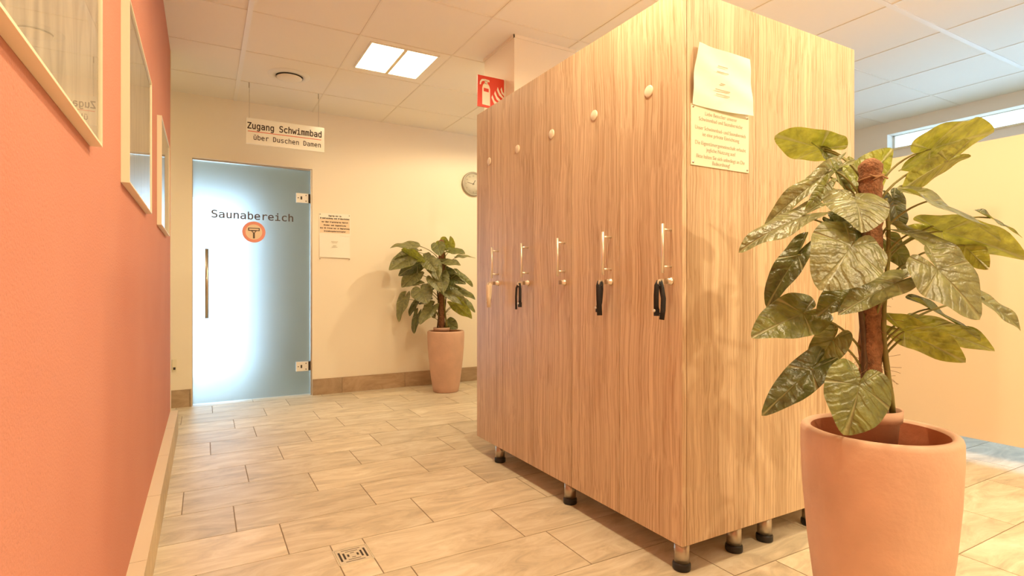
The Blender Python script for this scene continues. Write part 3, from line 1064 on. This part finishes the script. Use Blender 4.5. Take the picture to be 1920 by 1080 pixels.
# ================================================================== FLOOR DRAIN
dcx, dcy, dh = .476, 2.036, .062
t = thing('floor_drain', 'square stainless steel drain grate with concentric slots in the tiled floor', 'drain', (dcx, dcy, 0))
b = MB()
for (x0, x1, y0, y1) in ((-dh, dh, -dh, -dh + .004), (-dh, dh, dh - .004, dh), (-dh, -dh + .004, -dh + .004, dh - .004), (dh - .004, dh, -dh + .004, dh - .004)):
    b.box(dcx + x0, dcx + x1, dcy + y0, dcy + y1, -.001, .0022)
b.build('frame', M['chrome'], t)
b = MB(); g = dh - .006
b.box(dcx - g, dcx + g, dcy - g, dcy + g, -.0012, .0014)
b.mi = 1
for k, (o_, ln) in enumerate(((.045, .036), (.031, .024), (.017, .009))):
    for s in (-1, 1):
        b.box(dcx + s * o_ - .0035, dcx + s * o_ + .0035, dcy - ln, dcy + ln, .0010, .0017)
        b.box(dcx - ln + .002, dcx + ln - .002, dcy + s * o_ - .0016, dcy + s * o_ + .0016, .0010, .0017)
b.build('grate', [plain('drain_steel', (.74, .66, .52), .4, metal=.3), M['dark']], t)

# ================================================================== CHANGING CUBICLE PARTITION
CXP = 3.90
t = thing('cubicle_partition', 'tall cream cubicle partition standing clear of the floor behind the large plant', 'partition', (CXP, 1.5, 0))
b = MB(); b.box(CXP, CXP + .028, -2.0, 4.3, .10, 1.815); b.build('panel', M['panel'], t)
for y in (-1.9, 2.55, 4.2):
    b = MB(); b.tube([(CXP + .014, y, .0), (CXP + .014, y, .101)], .014, 12); b.build('foot', M['steel_dark'], t)


# ================================================================== PLANTS
def planter(x, y, s, label):
    t = thing('planter', label, 'planter', (x, y, 0), 'tall terracotta planters')
    R = [(0, 0.0), (.118, .0), (.126, .006), (.134, .05), (.150, .16), (.167, .30), (.178, .43), (.183, .54), (.183, .588), (.180, .598), (.174, .603)]
    b = MB(); b.lathe([(r * s, z * s) for r, z in R] + [(.162 * s, .602 * s), (.157 * s, .596 * s)], (x, y, 0), 72)
    b.build('vessel', M['terracotta'], t)
    b = MB(); b.lathe([(.157 * s, .596 * s), (.154 * s, .55 * s), (.142 * s, .40 * s), (.135 * s, .33 * s), (0, .33 * s)], (x, y, 0), 72)
    b.build('lining', M['terra_in'], t)
    return t


# outline of a heart-shaped leaf, radius by angle from the tip direction (degrees)
OUT = [(0, 1.0), (6, .965), (14, .90), (25, .825), (40, .745), (58, .68), (78, .64), (98, .605), (118, .575), (138, .535), (152, .48), (164, .38), (174, .19), (180, .06)]


def rad(a):
    a = abs(a)
    for (a0, r0), (a1, r1) in zip(OUT, OUT[1:]):
        if a <= a1:
            t = (a - a0) / (a1 - a0)
            return r0 + (r1 - r0) * t
    return OUT[-1][1]


def leaf(parent, A, B, n, W, mat, fold=.18, curl=.18, seed=0, wave=.02):
    """A junction with the stalk, B tip, n upper-side normal (world), W full width / length"""
    rg = random.Random(seed)
    L = (B - A).length; ax = (B - A).normalized()
    n = (n - ax * n.dot(ax)).normalized(); ay = n.cross(ax)
    wk = W / 1.27
    b = MB(); uvl = b.bm.loops.layers.uv.new('UVMap'); uvx = b.bm.loops.layers.uv.new('xy')
    NR, NS = 9, 56
    ph = [rg.uniform(0, 6.3) for _ in range(4)]
    info = {}

    def mk(rr, k):
        a = -180 + 360 * k / NS
        R = rad(a) * rr
        x = R * math.cos(math.radians(a)); y = R * math.sin(math.radians(a)) * wk
        z = fold * abs(y) - curl * (x * x * .8 + y * y * .9)
        # valleys at the veins, puffed between them
        z += wave * rr * (1 - math.cos(math.radians(a) * 5)) * .8
        z += .034 * rr ** 2 * math.sin(math.radians(a) * 3 + ph[0]) + .022 * rr ** 3 * math.sin(math.radians(a) * 7 + ph[1])
        p = A + (ax * x + ay * y + n * z) * L
        v = b.bm.verts.new(p); info[v] = (a / 180, rr, x, y)
        return v
    c = b.bm.verts.new(A); info[c] = (0, 0, 0, 0)
    rings = [[mk((i / NR), k) for k in range(NS)] for i in range(1, NR + 1)]
    fs = []
    for k in range(NS):
        k2 = (k + 1) % NS
        fs.append((b.face([c, rings[0][k], rings[0][k2]], True), k))
        for a, d in zip(rings, rings[1:]):
            fs.append((b.face([a[k], d[k], d[k2], a[k2]], True), k))
    for f, k in fs:
        if f is None: continue
        for l in f.loops:
            u, v, lx, ly = info[l.vert]; l[uvx].uv = (lx, ly)
            if l.vert is c: u = (-180 + 360 * (k + .5) / NS) / 180
            elif k == NS - 1 and u < -.9: u = 1.0
            l[uvl].uv = (u, v)
    b.bm.normal_update()
    o = b.build('leaf', mat, parent, fix=False)
    return o


def petiole(parent, P, A, r=.0032, arch=.25):
    mid = (P + A) / 2; L = (A - P).length
    c1 = P + Vector((0, 0, L * arch)) + (A - P) * .25
    c2 = A + Vector((0, 0, L * arch * .5)) - (A - P) * .25
    pts = []
    for i in range(9):
        t = i / 8
        pts.append(P * (1 - t) ** 3 + c1 * 3 * t * (1 - t) ** 2 + c2 * 3 * t * t * (1 - t) + A * t ** 3)
    b = MB(); b.tube(pts, [r * (1.15 - .4 * i / 8) for i in range(9)], 7)
    return b.build('stalk', M['stalk'], parent)


CR = Vector((cy, -sy, 0)); CU = Vector((0, 0, 1)); CF = Vector((sy, cy, 0))


def plant(label, x, y, zpot, ztop, d0, leaves, conv, scale=1.0, group='climbing plants on moss poles'):
    t = thing('potted_plant', label, 'plant', (x, y, zpot - .20 * scale), group)
    s = scale
    b = MB(); b.lathe([(0, zpot - .20 * s), (.052 * s, zpot - .20 * s), (.066 * s, zpot - .03 * s), (.072 * s, zpot - .03 * s), (.074 * s, zpot), (.068 * s, zpot), (.064 * s, zpot - .02 * s)], (x, y, 0), 40)
    b.build('inner_pot', M['terracotta'], t)
    b = MB(); b.lathe([(.065 * s, zpot - .022 * s), (.03, zpot - .014 * s), (0, zpot - .012 * s)], (x, y, 0), 32)
    b.build('soil', M['soil'], t)
    # moss pole: knobbly tapering cylinder
    b = MB(); rg = random.Random(2); prof = []
    z = zpot - .02
    rp = .027 * s
    while z < ztop - .012:
        prof.append((rp * rg.uniform(.90, 1.10), z)); z += .012
    prof += [(rp * .8, ztop - .008), (rp * .4, ztop), (0, ztop + .001)]
    b.lathe(prof, (x, y, 0), 18)
    pole = b.build('moss_pole', M['moss'], t)
    # twine round the pole top
    b = MB(); zt = ztop - .055 * s
    b.tube([(x + (rp + .002) * math.cos(a / 12 * 6.2832), y + (rp + .002) * math.sin(a / 12 * 6.2832), zt + .004 * math.sin(a)) for a in range(13)], .0022, 6)
    q = Vector((x, y, zt)) - CF * (rp + .004)
    b.tube([q - CR * .022 + CU * .006, q - CR * .008 + CU * .001, q, q + CR * .010 + CU * .004, q + CR * .026 - CU * .004], .0022, 6)
    b.tube([q - CR * .014 - CU * .008, q, q + CR * .016 + CU * .008], .002, 6)
    b.build('twine', M['twine'], pole)
    # three stems twisting up beside the pole
    for k, (ox, of, h, r) in enumerate(((-.036, -.012, .80, .0075), (.040, -.016, .86, .0075), (.030, .028, .7, .006))):
        pts = []
        for i in range(13):
            f = i / 12
            tw = .010 * math.sin(f * 7 + k * 2)
            p = Vector((x, y, zpot - .015 + (ztop - zpot) * h * f)) + CR * ((ox * (1 - .35 * f) + tw) * s) + CF * (of * s)
            pts.append(p)
        b = MB(); b.tube(pts, [r * s * (1 - .4 * i / 12) * (1.12 if i % 2 else 1) for i in range(13)], 10)
        b.build('stem', M['stalk'] if k == 1 else M['stem'], t)
    # loose fibres and air roots
    b = MB()
    for k in range(70):
        a = rg.uniform(0, 6.28); zz = zpot + (ztop - zpot) * rg.choice([rg.uniform(.10, .2), rg.uniform(.4, .75), rg.uniform(.1, .9)])
        st_ = Vector((x + rp * math.cos(a), y + rp * math.sin(a), zz)); pts = [st_]
        dr = Vector((math.cos(a), math.sin(a), rg.uniform(-.5, .3)))
        for i in range(4):
            dr = dr + Vector((rg.uniform(-.6, .6), rg.uniform(-.6, .6), rg.uniform(-.5, .4)))
            pts.append(pts[-1] + dr.normalized() * rg.uniform(.006, .016) * s)
        b.tube(pts, .0006 * s, 3, caps=False)
    b.build('root_fibres', M['twine'], pole)['kind'] = 'stuff'
    for i, (bx, by, tx, ty, db, dt, nn, Wd, mk, fold, curl) in enumerate(leaves):
        A = at(*conv(bx, by), d0 + db); B = at(*conv(tx, ty), d0 + dt)
        n = CR * nn[0] + CU * nn[1] - CF * nn[2]
        lf = leaf(t, A, B, n, Wd, M[mk], fold, curl, seed=i * 7 + 1)
        lf['label'] = {'leaf': 'green heart-shaped leaf', 'leaf_grey': 'grey-green shiny leaf', 'leaf_dark': 'dark green leaf'}[mk]
        zs = max(zpot + .05 * s, min(ztop - .06, A.z - .06 * s - .25 * abs((A - Vector((x, y, A.z))).length)))
        P = Vector((x, y, zs)) + (Vector((A.x - x, A.y - y, 0)).normalized()) * rp * .8
        petiole(lf, P, A, .0030 * s)
    return t


d0 = 1.47
p0 = at(1645, 800, d0)
planter(p0.x, p0.y, 1.0, 'large terracotta planter beside the near end of the lockers')
pole0 = at(1632, 800, d0 + .01)
E_ = 'leaf'; Gy = 'leaf_grey'; Dk = 'leaf_dark'
near_leaves = [
    (335, 132, 190, 88, .16, .14, (0, .90, -.42), .92, E_, .05, .05),
    (345, 140, 424, 208, .14, .10, (.3, .5, .7), .75, E_, .2, .2),
    (382, 205, 440, 285, .03, .03, (.3, .4, .7), .7, E_, .2, .2),
    (470, 245, 556, 138, .08, .11, (.3, .4, -.85), .85, E_, .1, .1),
    (455, 240, 420, 160, .09, .12, (-.3, .4, -.85), .95, E_, .1, .1),
    (684, 134, 872, 72, .00, .02, (-.1, .76, -.56), .92, E_, .05, .12),
    (738, 172, 575, 262, .00, .02, (.25, .80, -.45), .80, E_, .1, .1),
    (345, 218, 148, 362, .06, .08, (-.55, .55, .60), .34, Gy, .25, .2),
    (350, 250, 296, 322, -.02, -.04, (.4, .5, .7), .45, E_, .3, .2),
    (445, 296, 478, 378, -.05, -.12, (0, .70, .70), 1.55, Gy, .12, .25),
    (272, 350, 66, 432, .02, .06, (-.1, .85, .48), .66, Gy, .1, .25),
    (432, 442, 350, 562, -.09, -.15, (-.1, .35, .93), 1.25, Gy, .12, .22),
    (565, 300, 600, 395, .07, .06, (.3, .2, .93), 1.05, Dk, .15, .2),
    (680, 298, 926, 405, -.04, -.10, (.30, .80, .50), .70, Gy, .15, .15),
    (872, 352, 982, 408, .06, .05, (.2, .85, .5), .55, Dk, .15, .15),
    (720, 395, 985, 458, .04, .02, (.1, .80, -.50), .58, E_, .1, .12),
    (618, 402, 805, 470, -.03, -.10, (.1, .72, .65), .58, Gy, .15, .15),
    (705, 515, 862, 664, -.11, -.16, (.1, .40, .90), 1.22, Gy, .12, .2),
    (858, 615, 990, 698, -.02, -.05, (.1, .65, .65), .62, Gy, .15, .2),
    (600, 712, 797, 802, .00, -.05, (-.05, .78, -.50), .85, E_, .1, .1),
    (680, 700, 888, 762, .05, .00, (0, .80, -.48), .72, E_, .1, .1),
    (680, 640, 852, 732, .02, -.01, (.55, .35, .35), .45, Dk, .3, .1),
    (264, 470, 152, 626, .18, .20, (-.70, .2, .60), .50, Dk, .25, .2),
    (280, 655, 126, 714, .00, -.04, (-.1, .62, .74), .85, E_, .12, .2),
    (305, 832, 155, 967, -.03, -.07, (-.35, .35, .80), .50, Dk, .12, .2),
    (374, 738, 300, 835, .00, .00, (-.3, .2, .90), .85, E_, .2, .2),
    (458, 880, 425, 1037, -.14, -.185, (0, .28, .95), 1.28, E_, .10, .2),
    (424, 585, 330, 650, -.02, -.05, (-.2, .60, .70), .82, E_, .15, .2),
    (578, 558, 393, 634, -.08, -.10, (-.1, .80, .50), .55, Gy, .15, .2),
    (420, 395, 318, 470, .02, .00, (-.3, .3, .9), .95, Dk, .15, .2),
    (340, 478, 345, 568, .00, -.02, (-.6, .2, .5), .7, Dk, .2, .2),
    (560, 440, 632, 528, .05, .03, (.3, .3, .9), 1.0, E_, .15, .2),
    (790, 440, 866, 512, .06, .04, (.2, .6, -.7), .90, E_, .1, .2),
    (385, 370, 470, 440, .0, -.02, (.1, .5, .8), .9, Dk, .1, .2),
]
plant('large climbing plant on a moss pole with many leaves in front of the locker side', pole0.x, pole0.y, .655, 1.325, d0, near_leaves,
      lambda x, y: (1340 + x / 1.688, 200 + y / 1.688))

p1 = at(836, 732, 5.17)
planter(p1.x, p1.y, .945, 'smaller-looking terracotta planter against the cream wall near the sauna door')
far_leaves = [
    (232, 128, 100, 126, -.05, -.15, (0, .80, .45), .75, Gy, .15, .2),
    (235, 165, 125, 190, -.05, -.2, (-.1, .8, .4), .6, Gy, .2, .2),
    (205, 205, 92, 262, -.15, -.25, (-.1, .45, .85), .95, Gy, .15, .2),
    (262, 240, 145, 300, .0, -.05, (-.2, .3, .8), .85, Dk, .2, .2),
    (218, 185, 322, 205, -.15, -.25, (.1, .6, -.6), .85, E_, .1, .2),
    (250, 300, 165, 370, -.05, -.12, (-.1, .5, .8), 1.0, Gy, .15, .2),
    (228, 360, 300, 340, -.05, -.1, (0, .7, .6), .6, Gy, .15, .2),
    (285, 395, 320, 465, -.15, -.25, (.0, .45, .85), 1.3, Gy, .15, .2),
    (185, 450, 140, 577, -.05, -.12, (-.4, .3, .8), .62, Gy, .2, .2),
    (255, 470, 205, 545, .0, .0, (-.4, .3, .7), .60, Dk, .2, .2),
    (300, 455, 345, 440, .0, -.1, (-.1, .6, .7), .9, Dk, .2, .2),
    (330, 500, 370, 560, .0, .0, (.2, .3, .8), .8, Dk, .2, .2),
    (345, 500, 270, 590, -.12, -.2, (-.3, .3, .8), .75, Gy, .15, .2),
    (262, 545, 232, 650, -.08, -.12, (-.4, .3, .8), .55, Dk, .2, .2),
    (405, 110, 440, 155, .0, .0, (.1, .4, -.8), 1.7, E_, .1, .2),
    (465, 135, 465, 72, .05, .05, (.3, .2, -.8), .75, E_, .1, .2),
    (460, 160, 545, 165, -.05, -.1, (.1, .75, .5), .9, E_, .15, .2),
    (520, 195, 612, 192, .0, .0, (.1, .85, .4), .45, Gy, .15, .2),
    (420, 225, 515, 230, -.1, -.2, (.1, .7, .6), .6, Gy, .15, .2),
    (300, 200, 335, 250, -.1, -.2, (0, .5, .8), 1.0, Gy, .15, .2),
    (355, 240, 385, 320, -.15, -.25, (.1, .3, .9), .9, Gy, .15, .2),
    (410, 275, 495, 290, .0, -.05, (.1, .5, .7), .75, Dk, .2, .2),
    (465, 320, 548, 350, .0, -.05, (.2, .3, .8), .75, Dk, .2, .2),
    (510, 300, 600, 365, .0, .0, (.2, .6, .6), .45, E_, .2, .2),
    (410, 310, 420, 400, -.1, -.2, (.2, .3, .8), .75, Gy, .2, .2),
    (440, 400, 560, 475, -.05, -.1, (.1, .5, .8), .60, Gy, .2, .2),
    (515, 395, 612, 440, .05, .05, (.1, .6, .6), .50, E_, .2, .2),
    (490, 480, 600, 555, -.05, -.1, (.1, .5, -.8), .75, E_, .2, .2),
    (545, 470, 612, 520, .0, .0, (.1, .7, .5), .75, E_, .2, .2),
    (450, 590, 500, 620, .05, .0, (.1, .4, .9), 1.2, E_, .2, .2),
    (350, 370, 320, 400, -.05, -.1, (-.2, .4, .9), 1.2, Dk, .2, .2),
    (330, 225, 372, 275, -.2, -.28, (0, .45, .85), 1.1, Gy, .2, .2),
    (355, 330, 400, 395, -.2, -.26, (.2, .4, .85), .9, Gy, .2, .2),
    (385, 130, 400, 185, -.1, -.16, (0, .5, .8), 1.2, E_, .2, .2),
    (430, 360, 500, 380, -.05, -.1, (.1, .4, .9), .8, Dk, .2, .2),
]
pole1 = at(828, 700, 5.16)
plant('bushy climbing plant on a moss pole standing against the cream back wall', pole1.x, pole1.y, .60, 1.425, 5.16, far_leaves,
      lambda x, y: (700 + x / 3.176, 420 + y / 3.176), 1.05)
